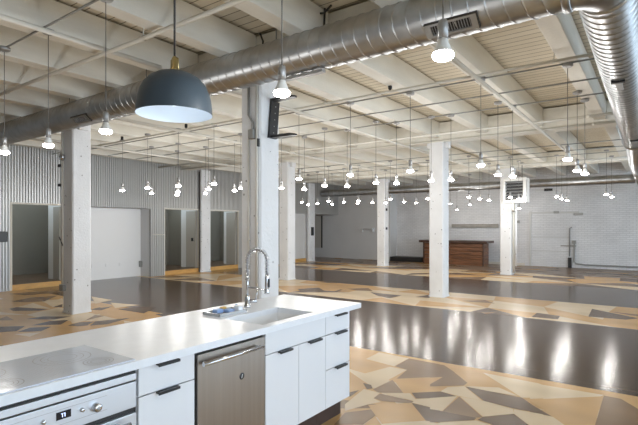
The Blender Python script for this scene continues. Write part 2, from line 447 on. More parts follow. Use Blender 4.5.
# far-left recess
struct(MB().box(-15.4, -10.4, 20.3, 20.4, 0, 4.07).build('wall_back_smooth', M['drywall']))
struct(MB().box(-15.5, -15.4, 17.5, 20.4, 0, 2.4).build('wall_recess_end', M['drywall']))
struct(MB().box(-15.5, -13.41, 18.1, 20.3, HEAD, HEAD + .06).build('ceiling_recess', M['drywall']))
struct(MB().box(-15.5, -13.55, 18.0, 18.1, 0, HEAD).build('wall_recess_side', M['drywall']))
struct(MB().box(-10.5, -10.4, 20.4, 21.05, 0, 4.07).build('wall_step', M['drywall']))
# back brick wall
struct(MB().box(-10.4, XR, 21.0, 21.2, 0, 4.07).build('wall_back', M['brick']))
struct(MB().box(-8.4, -4.5, 20.985, 21.0, 0, .1).build('baseboard_back', M['cream_trim']))
# bricked-up doorway outline
bd = MB(); bd.box(-4.32, -4.24, 20.95, 21.0, 0, 2.26); bd.box(-4.24, -2.5, 20.96, 21.0, 2.16, 2.22)
struct(bd.build('trim_old_doorway', M['oldtrim'])); 
sm = MB(); sm.box(-4.24, -2.8, 20.97, 20.985, 1.18, 1.205); sm.box(-4.24, -2.8, 20.97, 20.985, .62, .645)
struct(sm.build('trim_old_doorway', M['oldtrim']))
struct(MB().box(-4.24, -2.7, 20.985, 21.0, 0, 2.16).build('wall_infill', M['brick']))

# grey hatch panel and small wall shelf
t = thing('hatch_panel', 'tall grey flush panel with dark edge in the far corner recess', 'panel', (-14.7, 20.3, .5))
MB().box(-15.3, -14.42, 20.27, 20.298, .5, 2.19).build('panel_face', M['tan_door'], t); MB().box(-14.42, -14.36, 20.26, 20.298, .5, 2.19).build('edge_strip', M['gap'], t)
tag(MB().box(-12.0, -11.25, 20.12, 20.3, 1.5, 1.54).box(-11.95, -11.9, 20.2, 20.3, 1.35, 1.5).box(-11.35, -11.3, 20.2, 20.3, 1.35, 1.5).build('wall_shelf', M['drywall'], origin=(-11.6, 20.3, 1.5)), 'small pale wall shelf on the smooth wall beside the far column', 'shelf')
tag(MB().box(-7.6, -5.55, 20.9, 21.0, 1.58, 1.74).build('wall_rail', M['plank'], bevel=.01, origin=(-6.6, 21, 1.6)), 'long grey board fixed on brick wall above the wooden bar', 'board')
tag(MB().box(-3.75, -3.45, 20.94, 20.999, 3.07, 3.17).build('wall_vent', M['gap'], origin=(-3.6, 21, 3.1)), 'small dark vent high on the white brick wall', 'vent')
t = thing('wall_conduit', 'thin upright pipe with black foot by bricked-up doorway', 'pipe', (-2.83, 20.95, 0))
MB().tube([(-2.83, 20.95, .45), (-2.83, 20.95, 1.55), (-2.75, 20.95, 1.6)], .022).build('pipe', M['conduit'], t)
MB().box(-2.88, -2.76, 20.9, 20.999, 0, .4).build('foot_box', M['black'], t); MB().box(-3.15, -2.6, 20.95, 20.999, .84, .88).build('bracket', M['plank'], t)
tag(MB().tube([(-2.66, 20.94, 1.05), (-2.66, 20.94, .24), (-2.6, 20.94, .17), (-2.3, 20.94, .14), (XR, 20.94, .12)], .03).box(-2.74, -2.6, 20.92, 20.999, .95, 1.08).build('floor_pipe', M['conduit'], origin=(-2.66, 20.94, .1)), 'long low pipe running along the base of the brick wall', 'pipe')
for (x, z, w, h, lb) in ((-4.75, 1.83, .1, .1, 'small junction box on brick wall left of old doorway outline'), (-3.3, 2.2, .2, .1, 'small junction box above old doorway outline, nearer the heater'), (-2.52, 2.12, .34, .1, 'small junction box at the corner of old doorway outline')):
    tag(MB().box(x - w / 2, x + w / 2, 20.92, 20.96 if x > -4.5 else 20.999, z - h / 2, z + h / 2).build('junction_box', M['conduit'], bevel=.01, origin=(x, 21, z)), lb, 'junction box')

# wooden bar by the back wall
t = thing('bar_counter', 'dark wooden plank bar counter standing against the white brick wall', 'bar', (-7.1, 20, 0))
b = MB(); b.box(-8.45, -5.82, 19.7, 20.45, 0, .1)
for i in range(5):
    z0 = .1 + i * .165; b.box(-8.45, -5.82, 19.7 + .01 * (i % 2), 20.45, z0, z0 + .155)
b.build('body', M['barwood'], t, bevel=.006)
MB().box(-8.6, -5.64, 19.55, 20.6, .93, 1.03).build('top', M['bartop'], t, bevel=.01)
for x in (-8.45, -5.86): MB().box(x, x + .06, 19.67, 19.7, 0, .93).build('post', M['bartop'], t)
tag(MB().box(-10.3, -8.7, 20.1, 20.8, .0, .2).build('low_stage', M['blackstage'], bevel=.01, origin=(-9.4, 20.4, 0)), 'low black platform on the floor beside the wooden bar', 'platform')

# ---------------------------------------------------------------- columns
def column(x1, y0, label, w=.35, dd=.37, fit=None, seats=True):
    t = thing('column', label, 'column', (x1 - w / 2, y0 + dd / 2, 0), 'white painted columns')
    MB().cbox(x1 - w, x1, y0, y0 + dd, 0, 3.6 if seats else 3.66, .022).build('shaft', M['paint'], t)
    if seats:
        for xx in (x1 - w - .09, x1):
            MB().box(xx, xx + .09, y0 + .08, y0 + dd - .08, 3.46, 3.6).build('capital', M['paint'], t, bevel=.02)
    MB().cbox(x1 - w - .012, x1 + .012, y0 - .012, y0 + dd + .012, 0, .03, .02).build('base', M['paint'], t)
    return t
cA = column(-8.86, 4.45, 'white chipped column standing in front of the corrugated wall doorway', .36, .36)
for (z0, z1, r) in ((0.5, 3.6, .022),):
    MB().tube([(-9.17, 4.42, .5), (-9.17, 4.42, 3.55)], .024).build('conduit', M['whitepipe'], cA)
MB().lathe([(.0, -.03), (.06, -.03), (.065, 0), (.06, .03), (0, .03)], (-9.13, 4.39, 2.95), 12, axis='y').build('bell', M['chrome'], cA)
MB().box(-9.24, -9.1, 4.39, 4.45, .42, .54).build('junction_box', M['conduit'], cA)
MB().box(-8.889, -8.885, 4.55, 4.63, .3, .4).build('socket_hole', M['black'], cA)
for z in (2.43, 2.8): MB().box(-9.3, -9.2, 4.39, 4.45, z - .025, z + .025).build('cable_clip', M['black'], cA)
MB().tube([(-9.28, 4.41, 1.44), (-9.18, 4.4, 1.36), (-9.13, 4.4, 1.28)], .012).build('hook', M['black'], cA)
cB = column(-4.02, 4.34, 'big white column right behind the kitchen island', .34, .37, seats=False)
MB().tube([(-4.19, 4.31, 3.55), (-4.19, 4.31, 3.05), (-4.12, 4.31, 2.95), (-4.12, 4.31, 2.86)], .016).build('conduit', M['conduit'], cB)
MB().tube([(-4.06, 4.32, 0.9), (-4.06, 4.32, 3.6)], .016).build('conduit', M['whitepipe'], cB)
MB().tube([(-4.2, 4.32, 0.9), (-4.2, 4.32, 2.75)], .012).build('conduit', M['whitepipe'], cB)
MB().box(-4.17, -4.08, 4.27, 4.34, 2.74, 2.86).build('junction_box', M['conduit'], cB, bevel=.01)
MB().box(-4.06, -4.03, 4.31, 4.34, 2.64, 2.74).build('switch', M['black'], cB)
column(-4.0, 10.45, 'white column in the middle of the room with wall bar behind it', .34, .38)
cE = column(-9.14, 11.1, 'white column showing just right of the big island column', .36, .37)
cD = column(-9.11, 17.3, 'slim far white column beside the black platform', .36, .37)
for z in (1.5, 2.28): MB().box(-9.11, -9.08, 17.4, 17.5, z, z + .1).build('switch', M['black'], cD)
cF = column(-4.0, 16.65, 'far white column carrying the louvred heater', .36, .37)
for y in (16.75, 16.87): MB().tube([(-3.95, y, .05), (-3.95, y, 2.5)], .028).build('pipe', M['whitepipe'], cF)
MB().tube([(-3.86, 16.72, .3), (-3.86, 16.72, 2.4)], .03).build('pipe', M['paint'], cF)
cG = column(-13.26, 11.24, 'white flat column between the two doorways in the corrugated wall', .1, .44, seats=False)
cG2 = column(-13.22, 17.6, 'white flat column at far end of corrugated wall with black sign', .12, .48, seats=False)
tag(MB().box(-13.218, -13.19, 17.75, 17.95, 1.2, 1.6).build('sign_plate', M['black'], bevel=.005, origin=(-13.2, 17.85, 1.4)), 'small black sign on the far flat white column', 'sign')
tag(MB().box(-13.41, -13.32, 4.7, 5.07, 1.25, 1.51).build('control_box', M['black'], bevel=.01, origin=(-13.4, 4.9, 1.3)), 'black box on corrugated wall left of the first doorway', 'box')
tag(MB().tube([(-13.34, 9.3, 1.38), (-13.34, 9.75, 1.36)], .015).build('wall_rail', M['whitepipe'], origin=(-13.34, 9.5, 1.37)), 'short white bar on corrugated strip between alcove and doorway', 'bar')
tag(MB().tube([(-13.35, 9.2, 0), (-13.35, 9.2, 2.2)], .007).build('corner_dark_strip', M['gap'], origin=(-13.35, 9.2, 0)), 'dark thin upright strip at the edge of the white alcove', 'strip')  # thin dark line drawn along the alcove edge
tag(MB().tube([(-13.33, 11.2, 0.0), (-13.33, 11.2, 3.6)], .018).build('corner_dark_strip', M['gap'], origin=(-13.33, 11.2, 0)), 'dark tall strip standing in for the gap left of the flat column', 'strip')  # dark strip stands in for the shaded gap beside the flat column
for (y, lb) in ((7.6, 'leftmost'), (8.05, 'middle'), (8.5, 'rightmost')):
    tag(MB().box(-13.9, -13.885, y - .05, y + .05, .38, .48).build('wall_outlet', M['white_wall'], origin=(-13.9, y, .43)), 'white outlet low on the white alcove wall, %s of three' % lb, 'outlet', 'alcove outlets')
tag(MB().box(-13.9, -13.8, 9.15, 9.22, .3, .5).build('outlet_box', M['conduit'], origin=(-13.85, 9.18, .4)), 'grey outlet box on the return at right of the white alcove', 'outlet')

# black wall-mount bracket on the island column
t = thing('mount_bracket', 'black steel bracket with two arms bolted to island column', 'bracket', (-4.02, 4.55, 2.78))
b = MB(); q = [(x, y + (.05 if z > 3 else 0), z) for z in (2.77, 3.25) for y in (4.47, 4.62) for x in (-4.018, -3.985)]
b.add(q, [(0, 2, 3, 1), (4, 5, 7, 6), (0, 1, 5, 4), (2, 6, 7, 3), (0, 4, 6, 2), (1, 3, 7, 5)])
b.build('plate', M['black'], t)
for i in range(5): MB().lathe([(0, .003), (.008, .003), (.008, 0)], (-3.985, 4.55 + .01 * i, 2.84 + i * .085), 10, axis='x').build('bolt', M['socket'], t)
for z in (2.77, 3.24):
    MB().add([(-4.0, 4.5, z), (-3.68, 4.5, z), (-3.62, 4.53, z), (-3.62, 4.57, z), (-3.68, 4.6, z), (-4.0, 4.6, z), (-4.0, 4.5, z + .03), (-3.68, 4.5, z + .03), (-3.62, 4.53, z + .02), (-3.62, 4.57, z + .02), (-3.68, 4.6, z + .03), (-4.0, 4.6, z + .03)],
             [(0, 1, 2, 3, 4, 5), (6, 7, 8, 9, 10, 11)] + [(i, (i + 1) % 6, 6 + (i + 1) % 6, 6 + i) for i in range(6)]).build('arm', M['black'], t)

# heater
t = thing('unit_heater', 'white louvred heater hanging high beside the far column', 'heater', (-3.78, 16.3, 2.42))
b = MB(); b.box(-4.14, -3.42, 16.15, 16.62, 2.42, 2.5); b.box(-4.14, -3.42, 16.15, 16.62, 3.12, 3.22); b.box(-4.14, -4.07, 16.15, 16.62, 2.5, 3.12); b.box(-3.52, -3.42, 16.15, 16.62, 2.5, 3.12); b.box(-4.07, -3.52, 16.5, 16.62, 2.5, 3.12)
b.build('cabinet', M['heater'], t, bevel=.01)
MB().box(-4.07, -3.52, 16.35, 16.5, 2.5, 3.12).build('coil', M['gap'], t)
b = MB()
for i in range(6):
    z = 2.55 + i * .1
    b.add([(-4.07, 16.17, z), (-3.52, 16.17, z), (-3.52, 16.27, z + .045), (-4.07, 16.27, z + .045), (-4.07, 16.17, z + .012), (-3.52, 16.17, z + .012), (-3.52, 16.27, z + .057), (-4.07, 16.27, z + .057)],
          [(0, 1, 2, 3), (4, 5, 6, 7), (0, 1, 5, 4), (2, 3, 7, 6), (0, 3, 7, 4), (1, 2, 6, 5)])
b.build('louvre', M['louvre'], t)
for x in (-3.95, -3.6): MB().tube([(x, 16.4, 3.22), (x, 16.4, 3.68)], .015).build('hanger', M['conduit'], t)
MB().tube([(-3.9, 16.4, 2.42), (-3.9, 16.42, 2.2), (-3.9, 16.6, 2.15)], .04).build('pipe', M['whitepipe'], t)

# ---------------------------------------------------------------- spiral ducts
def duct_run(axis, a0, a1, c, r, pitch=.13, n=32, tilt=.05, drift=0.):
    """straight galvanised run with raised, slightly slanted seams; c = the two fixed coordinates"""
    st = []; a = a0
    while a < a1 - pitch:
        st += [(a, r), (a + .004, r), (a + pitch - .018, r), (a + pitch - .013, r), (a + pitch - .010, r + .006), (a + pitch - .004, r + .006)]; a += pitch
    st += [(a, r), (a1, r)]
    mb = MB(); vs = []; fs = []
    for i, (p, rr) in enumerate(st):
        for k in range(n):
            th = 2 * PI * k / n; u, w = rr * math.cos(th), rr * math.sin(th)
            q = p + (tilt * math.cos(th) if 0 < i < len(st) - 1 else 0)
            vs.append((q, c[0] + u, c[1] + w) if axis == 'x' else (c[0] + u + drift * (p - a0), q, c[1] + w))
    for i in range(len(st) - 1):
        for k in range(n):
            k2 = (k + 1) % n; fs.append((i * n + k, i * n + k2, (i + 1) * n + k2, (i + 1) * n + k))
    return mb.add(vs, fs, 0, True)
DY, DZ, DR, DX = 3.87, 3.44, .2, -.318
t = thing('spiral_duct', 'big galvanised spiral duct crossing the ceiling and turning away at right', 'duct', (-4, DY, DZ))
duct_run('x', -13.38, DX - .22, (DY, DZ), DR).build('duct_run', M['galv'], t)
duct_run('y', DY + .22, 11.7, (DX, DZ), DR, drift=-.0085).build('duct_run', M['galv'], t)
el = arc((DX - .22, DY + .22, DZ), .22, -PI / 2, 0, 6, (1, 0, 0), (0, 1, 0))
MB().tube(el, DR + .006, 32).build('elbow', M['galv'], t)
for p, ax in (((DX - .22, DY, DZ), 'x'), ((DX, DY + .22, DZ), 'y')):
    MB().lathe([(DR, -.03), (DR + .015, -.025), (DR + .015, .025), (DR, .03)], p, 32, axis=ax).build('collar', M['galv'], t)
MB().tube([(DX - .064, 11.7, DZ), (DX - .064, 11.95, DZ), (DX - .05, 12.6, DZ - .2), (DX - .04, 13.2, DZ - .33), (DX - .04, 14.2, DZ - .33)], DR * .95, 24).build('offset_boot', M['galv'], t)
MB().lathe([(.19, -.03), (DR + .03, -.02), (DR + .03, .02), (.19, .03)], (DX - .064, 11.7, DZ), 32, axis='y').build('collar', M['galv'], t)
duct_run('y', 14.2, 20.1, (DX - .04, DZ - .33), DR * .95).build('duct_run', M['galv'], t)
def register(xa, xb, mid):
    """slotted grille on the lower face of the duct; mid = angle below horizontal facing the kitchen"""
    nrm = Vector((0, -math.cos(mid), -math.sin(mid))); up = Vector((0, -math.sin(mid), math.cos(mid)))
    c0 = Vector((0, DY, DZ)) + nrm * (DR - .012)
    def slab(mb, x0, x1, v0, v1, d0, d1):
        vs = [c0 + Vector((x, 0, 0)) + up * v + nrm * d for d in (d0, d1) for v in (v0, v1) for x in (x0, x1)]
        mb.add(vs, [(0, 2, 3, 1), (4, 5, 7, 6), (0, 1, 5, 4), (2, 6, 7, 3), (0, 4, 6, 2), (1, 3, 7, 5)])
    f = MB(); slab(f, xa, xb, .042, .062, 0, .028); slab(f, xa, xb, -.062, -.042, 0, .028); slab(f, xa, xa + .05, -.042, .042, 0, .028); slab(f, xb - .05, xb, -.042, .042, 0, .028)
    fr = f.build('register', M['galv'], t)
    g = MB(); slab(g, xb, xb + .008, -.066, .068, 0, .032); slab(g, xa, xb, .062, .068, 0, .03); g.build('gasket', M['gap'], fr)
    k = MB(); slab(k, xa + .05, xb - .05, -.042, .042, 0, .014); k.build('throat', M['black'], fr)
    s = MB(); n = 15
    for i in range(n):
        x = xa + .05 + (xb - xa - .1) * (i + .5) / n; slab(s, x - .002, x + .002, -.042, .042, .014, .020)
    s.build('slat', M['socket'], fr)
register(-1.58, -1.15, math.radians(52)); register(-7.4, -6.95, math.radians(48))
for i, x in enumerate((-12.2, -9.6, -7.8, -5.7, -3.35, -1.25)):
    MB().tube([(x, DY, DZ + DR - .01), (x, DY, 4.07)], .007, 6).build('hanger', M['greycord'], t)
for y in (6.1, 8.6): MB().tube([(DX, y, DZ + DR - .01), (DX, y, 4.07)], .007, 6).build('hanger', M['greycord'], t)
for y in (6.1, 10.5):      # dark damper handles on the branch
    MB().box(DX - .1, DX + .03, y, y + .05, DZ - DR - .02, DZ - DR + .03).build('damper_bracket', M['black'], t)
    MB().box(DX - .06, DX, y + .05, y + .4, DZ - DR - .012, DZ - DR + .01).build('damper_plate', M['socket'], t)
tag(MB().box(-3.25, -2.72, 3.84, 3.9, 3.195, 3.225).build('hanger_channel', M['socket'], origin=(-3, 3.87, 3.2)), 'narrow grey channel under the big duct by the column', 'channel')
tag(duct_run('x', -13.3, -.6, (18.8, 3.22), .15, tilt=.03).lathe([(0, 0), (.15, 0)], (-13.3, 18.8, 3.22), 32, axis='x').build('wall_duct', M['galv'], origin=(-6, 18.8, 3.22)), 'long round duct running high along the back wall', 'duct')

# ---------------------------------------------------------------- pipes and conduits under the ceiling
def xpipe(y, z, r, m, label, name='sprinkler_pipe', heads=()):
    t = thing(name, label, 'pipe', (-5, y, z))
    MB().tube([(-13.3, y, z), (-.58 if y > 3 else XR, y, z)], r, 8).build('pipe', M[m], t)
    b = 0
    for x in heads:
        MB().tube([(x, y, z), (x, y, z + .03)], .012, 6).lathe([(.012, .03), (.03, .035), (.03, .1), (.01, .11)], (x, y, z), 10).build('sprinkler_head', M['black'], t)
    for k in range(0, 4):
        x = -1.0 - 3.3 * k
        MB().tube([(x, y, z), (x + .03, y, z + .3), (x, y, 3.9)], .006, 5).lathe([(r + .008, -.02), (r + .008, .02)], (x, y, z), 10, axis='x').build('clevis', M['whitepipe'], t)
    return t
xpipe(2.88, 3.58, .024, 'whitepipe', 'white sprinkler pipe crossing the ceiling in front of the big duct')
xpipe(6.15, 3.6, .018, 'whitepipe', 'thin sprinkler pipe crossing just beyond the big duct', heads=(-3.15, -7.72, -9.99))
xpipe(9.5, 3.58, .026, 'whitepipe', 'white sprinkler pipe running close before the first far girder')
xpipe(10.4, 3.6, .02, 'whitepipe', 'white pipe fixed along the face of the middle girder')
xpipe(15.7, 3.58, .024, 'whitepipe', 'white pipe crossing just before the farthest girder')
for (x, lb) in ((-1.9, 'white pipe hanging along the ceiling right of the big island column'), (-4.9, 'white pipe hanging along the ceiling left of the big island column'), (-7.8, 'white pipe hanging along the ceiling over the chipped column'), (-11.0, 'white pipe hanging along the ceiling nearest the corrugated wall')):
    tag(MB().tube([(x, 4.12, 3.565), (x, 15.72, 3.565)], .028, 8).build('branch_pipe', M['whitepipe'], origin=(x, 9, 3.565)), lb, 'pipe', 'pipes hanging beyond the duct')
for (x, lb) in ((-2.02, 'white pipe on the kitchen side of the big duct, nearer the register'), (-5.04, 'white pipe on the kitchen side of the big duct, left of the dome lamp')):
    tag(MB().tube([(x, YB, 3.63), (x, 3.62, 3.63)], .028, 8).build('branch_pipe', M['whitepipe'], origin=(x, 0, 3.63)), lb, 'pipe', 'pipes on the kitchen side of the duct')
CROWS = [2.26, 6.55, 7.44, 8.32, 13.05, 14.15, 15.05]
CL = ['over the island', 'first past the big duct', 'second past the big duct', 'third past the big duct', 'first past the middle girder', 'second past the middle girder', 'third past the middle girder']
for y, lb in zip(CROWS, CL):
    tag(MB().tube([(-12.8, y, 3.67), (-.6, y, 3.67)], .011, 6).build('conduit', M['conduit'], origin=(-6, y, 3.67)), 'thin lighting conduit, ' + lb, 'conduit', 'lighting conduits')
tag(MB().tube([(-3.94, 4.25, 4.0), (-3.9, 4.26, 3.9), (-3.93, 4.25, 3.6), (-3.95, 4.2, 3.4)], .012, 6).build('loose_cable', M['cable'], origin=(-3.9, 4.25, 3.6)), 'thin black cable dropping behind the duct at the island column', 'cable')
t = thing('loose_cable', 'pair of black flexible cables looping behind the big duct', 'cable', (-2.9, 4.25, 3.7))
for dx in (0, .16): MB().tube([(-3.1 + dx, 4.2, 4.02), (-3.12 + dx, 4.22, 3.9), (-3.05 + dx * .6, 4.2, 3.7), (-3.05 + dx * .6, 4.1, 3.5)], .012, 6).build('strand', M['cable'], t)
MB().tube([(-3.12, 4.2, 4.0), (-2.94, 4.18, 3.96), (-2.85, 4.2, 4.03)], .012, 6).build('strand', M['cable'], t)

# ---------------------------------------------------------------- pendant bulbs
BZ, CEILZ = 2.48, 3.64
def bulb_proto():
    t = thing('pendant_bulb', 'x', 'pendant light', (0, 0, BZ))
    o = (0, 0, BZ)
    MB().lathe([(.0, -.022), (.02, -.0215), (.038, -.017), (.05, -.008), (.054, .003), (.05, .013)], o, 16).build('lens', M['lens'], t)
    MB().lathe([(.05, .012), (.04, .035), (.028, .062), (.022, .085), (.0, .086)], o, 16).build('lamp_body', M['lampbody'], t)
    MB().lathe([(.0, .08), (.025, .08), (.026, .155), (.018, .175), (0, .176)], o, 12).build('socket', M['socket'], t)
    MB().tube([(0, 0, BZ), (0, 0, BZ + 1)], .004, 6).build('cord', M['greycord'], t)
    MB().lathe([(.0, -.018), (.05, -.018), (.062, -.008), (.062, .02), (.0, .03)], o, 12).build('ceiling_box', M['socket'], t)
    return t
PROTO = bulb_proto(); PKIDS = list(PROTO.children)
ld = bpy.data.lights.new('bulb_light', 'POINT'); ld.energy = 7; ld.color = (1, .975, .94); ld.shadow_soft_size = .05
def place_bulb(x, y, z, label, group, first=[True]):
    top = 3.62
    if first[0]: r = PROTO; kids = PKIDS; first[0] = False
    else:
        r = PROTO.copy(); COL.objects.link(r); kids = []
        for ch in PKIDS:
            c = ch.copy(); COL.objects.link(c); c.parent = r; kids.append(c)
    r.location = (x, y, z); r['label'] = label; r['group'] = group
    for c in kids:
        if c.name.startswith('cord'): c.location = (0, 0, .17); c.scale = (1, 1, top - z - .17)
        if c.name.startswith('ceiling_box'): c.location = (0, 0, top + .03 - z)
    l = bpy.data.objects.new('bulb_light', ld); COL.objects.link(l); l.parent = r; l.location = (0, 0, -.09)
ROWS = [
 ('row nearest the island', [(-0.85, 2.22), (-1.91, 2.26), (-3.94, 2.27), (-5.11, 2.32), (-6.0, 2.25)]),
 ('first row past the big duct', [(-10.19, 6.28), (-9.07, 6.19), (-8.08, 6.24), (-7.12, 6.35), (-5.15, 6.56), (-4.08, 6.56), (-3.04, 6.6), (-1.97, 6.55), (-.91, 6.58)]),
 ('second row past the big duct', [(-10.43, 7.23), (-9.48, 7.31), (-8.23, 7.18), (-7.41, 7.38), (-8.12, 7.88), (-6.69, 7.9), (-5.57, 7.95), (-4.4, 8.0), (-2.11, 7.93), (-.98, 8.02)]),
 ('third row past the big duct', [(-10.44, 8.02), (-9.32, 8.03), (-6.47, 8.44), (-5.28, 8.36), (-4.12, 8.32), (-3.38, 8.24), (-3.04, 8.33), (-1.98, 8.34), (-.94, 8.57)]),
 ('first row past the middle girder', [(-10.11, 13.05), (-8.98, 13.05), (-6.72, 13.14), (-8.03, 13.42), (-4.4, 13.5), (-5.72, 13.65)]),
 ('second row past the middle girder', [(-8.92, 13.9), (-10.28, 14.21), (-3.48, 14.39), (-4.42, 14.59), (-1.1, 14.6), (-11.06, 14.66), (-8.25, 14.74), (-2.33, 14.81)]),
 ('third row past the middle girder', [(-8.91, 14.82), (-7.12, 14.95), (-10.16, 15.0), (-7.97, 15.21), (-3.49, 15.46), (-4.4, 15.5), (-1.07, 15.89)]),
 ('row nearest the back wall', [(-7.07, 15.85), (-2.38, 16.06), (-3.5, 15.98), (-2.4, 17.23), (-6.35, 17.33), (-5.96, 18.4), (-6.95, 19.75), (-4.44, 19.75)]),
]
ORD = ['first', 'second', 'third', 'fourth', 'fifth', 'sixth', 'seventh', 'eighth', 'ninth', 'tenth']
for rn, pts in ROWS:
    for i, (x, y) in enumerate(sorted(pts)):
        z = BZ
        if y > 19: z = 2.34
        place_bulb(x, y, z, 'glowing bare pendant bulb, %s from left in the %s' % (ORD[i], rn), 'pendant bulbs, ' + rn)

# ---------------------------------------------------------------- dome pendant over the island
PX, PY, PZ, PR = -2.59, 1.97, 2.385, .244
t = thing('dome_pendant', 'large dark blue dome pendant with white inside hanging over the island', 'pendant light', (PX, PY, PZ))
prof = [(PR, 0), (PR * .99, .05), (PR * .965, .1), (PR * .91, .15), (PR * .82, .195), (PR * .67, .236), (PR * .47, .265), (PR * .22, .283), (.03, .29)]
MB().lathe(prof, (PX, PY, PZ), 48).build('shade', M['domeblue'], t)
MB().lathe([(PR, 0)] + [(r * .975, z - .006) for r, z in prof[1:]], (PX, PY, PZ), 48).build('shade_lining', M['domewhite'], t)
MB().lathe([(.03, .285), (.032, .3), (.018, .31), (.018, .37), (.01, .385), (0, .386)], (PX, PY, PZ), 20).build('cap', M['brass'], t)
b = MB()
for s in (-1, 1): b.tube([(PX + s * .036, PY, PZ + .28), (PX + s * .036, PY, PZ + .365), (PX + s * .014, PY, PZ + .375)], .005, 6)
b.build('yoke', M['brass'], t)
MB().tube([(PX, PY, PZ + .38), (PX, PY, 4.05)], .007, 8).build('cord', M['cable'], t)
MB().lathe([(0, -.03), (.06, -.03), (.06, .0), (0, .0)], (PX, PY, 4.07), 20).build('ceiling_cup', M['black'], t)
MB().lathe([(.0, .06), (.03, .065), (.045, .09), (.045, .12), (.02, .17), (.02, .28)], (PX, PY, PZ), 20).build('lamp', M['domelamp'], t)
dl = bpy.data.lights.new('dome_light', 'POINT'); dl.energy = .45; dl.color = (.78, .9, 1); dl.shadow_soft_size = .06
dlo = bpy.data.objects.new('dome_light', dl); COL.objects.link(dlo); dlo.parent = t; dlo.location = (0, 0, .02)

# ---------------------------------------------------------------- kitchen island
XF, XE, XBK, CT, CU = -2.176, -2.145, -3.04, .965, .922   # door plane, counter edge, counter back, counter top, underside
CY0, CY1 = -.9, 3.63
SX0, SX1, SY0, SY1 = -2.60, -2.225, 2.42, 3.02             # sink opening
CX0, CX1, CKY0, CKY1 = -2.66, -2.165, .69, 1.405          # hob
tp = thing('countertop', 'long white quartz worktop of the kitchen island', 'countertop', (-2.6, 1.4, CU))
b = MB(); b.box(XBK, XE, CY0, SY0, CU, CT); b.box(XBK, XE, SY1, CY1, CU, CT); b.box(XBK, SX0, SY0, SY1, CU, CT); b.box(SX1, XE, SY0, SY1, CU, CT)
b.build('slab', M['counter'], tp)
# sink
t = thing('sink', 'white rectangular sink set into the island worktop', 'sink', (-2.42, 2.67, CU - .2))
b = MB(); w = .012; d = .2
b.box(SX0 - w, SX0, SY0 - w, SY1 + w, CU - d, CU); b.box(SX1, SX1 + w, SY0 - w, SY1 + w, CU - d, CU)
b.box(SX0, SX1, SY0 - w, SY0, CU - d, CU); b.box(SX0, SX1, SY1, SY1 + w, CU - d, CU); b.box(SX0 - w, SX1 + w, SY0 - w, SY1 + w, CU - d - w, CU - d)
b.build('basin', M['sink'], t)
MB().lathe([(0, .004), (.03, .004), (.045, .002), (.045, 0)], (-2.42, 2.67, CU - d), 20).build('drain', M['chrome'], t)
# hob
t = thing('cooktop', 'pale glass induction cooktop set into the island worktop', 'cooktop', (-2.42, 1.05, CT))
MB().box(CX0, CX1, CKY0, CKY1, CT, CT + .006).build('glass', mat('hob_glass', (.64, .69, .78), .15, var=.03, vscale=(5, 5, 5)), t, bevel=.002)
rg = mat('hob_ring', (.14, .14, .16), .3)
for (x, y, r) in ((-2.49, 1.2, .13), (-2.28, 1.275, .068), (-2.5, .83, .105), (-2.28, .85, .075)):
    b = MB(); z = CT + .0065
    b.ring((x, y, z), r, r + .0035); b.ring((x, y, z), r * .74, r * .74 + .003); b.ring((x, y, z), r * .5, r * .5 + .003)
    b.build('burner_ring', rg, t)
b = MB()
for i in range(34):
    y = .72 + i * .0125
    b.box(-2.63, -2.22, y, y + .0016, CT + .0060, CT + .0064)
b.build('line_pattern', mat('hob_lines', (.62, .63, .66), .2), t)
# oven
OY0, OY1 = .70, 1.425
t = thing('oven', 'built-in stainless oven under the cooktop with round knobs', 'oven', (-2.45, 1.06, .1))
b = MB(); b.box(-2.8, XF - .02, OY0, OY1, .12, .905); b.build('body', M['gap'], t)
MB().box(XF - .02, XF + .004, OY0 + .006, OY1 - .008, .862, .896).build('top_trim', M['oven_steel'], t, bevel=.003)
cp = MB().box(XF - .02, XF + .002, OY0 + .006, OY1 - .008, .722, .854).build('control_panel', M['oven_steel'], t, bevel=.003)
dr = MB().box(XF - .02, XF + .004, OY0 + .006, OY1 - .008, .17, .694).build('door', M['oven_steel'], t, bevel=.003)
MB().box(XF + .003, XF + .006, OY0 + .08, OY1 - .1, .28, .6).build('window', M['display'], dr)
b = MB(); b.tube([(XF + .05, OY0 + .07, .665), (XF + .05, OY1 - .07, .665)], .011, 12)
for y in (OY0 + .12, OY1 - .12): b.tube([(XF, y, .665), (XF + .05, y, .665)], .009, 8)
b.build('handle', M['chrome'], dr)
for (y, r) in ((1.202, .0205), (.86, .0205)):
    kb = MB().lathe([(0, .03), (r * .7, .03), (r, .024), (r * 1.05, 0)], (XF + .002, y, .788), 24, axis='x').build('knob', M['chrome'], cp)
    MB().lathe([(0, .0325), (r * .45, .0325), (r * .5, .03)], (XF + .002, y, .788), 20, axis='x').build('cap', M['socket'], kb)
for y in (1.135, .965): MB().lathe([(0, .014), (.008, .014), (.01, .01), (.011, 0)], (XF + .002, y, .796), 16, axis='x').build('button', M['chrome'], cp)
ds = MB().box(XF, XF + .004, 1.02, 1.085, .782, .817).build('display', M['display'], cp)
b = MB()
for y in (1.045, 1.056):
    b.box(XF + .004, XF + .005, y, y + .003, .791, .808); b.box(XF + .004, XF + .005, y - .005, y, .806, .808)
b.build('digit', M['digit'], ds)
b = MB(); b.box(XF + .002, XF + .0028, .80, 1.26, .826, .8272); b.box(XF + .002, XF + .0028, .80, 1.26, .758, .7592); b.build('panel_line', M['socket'], cp)
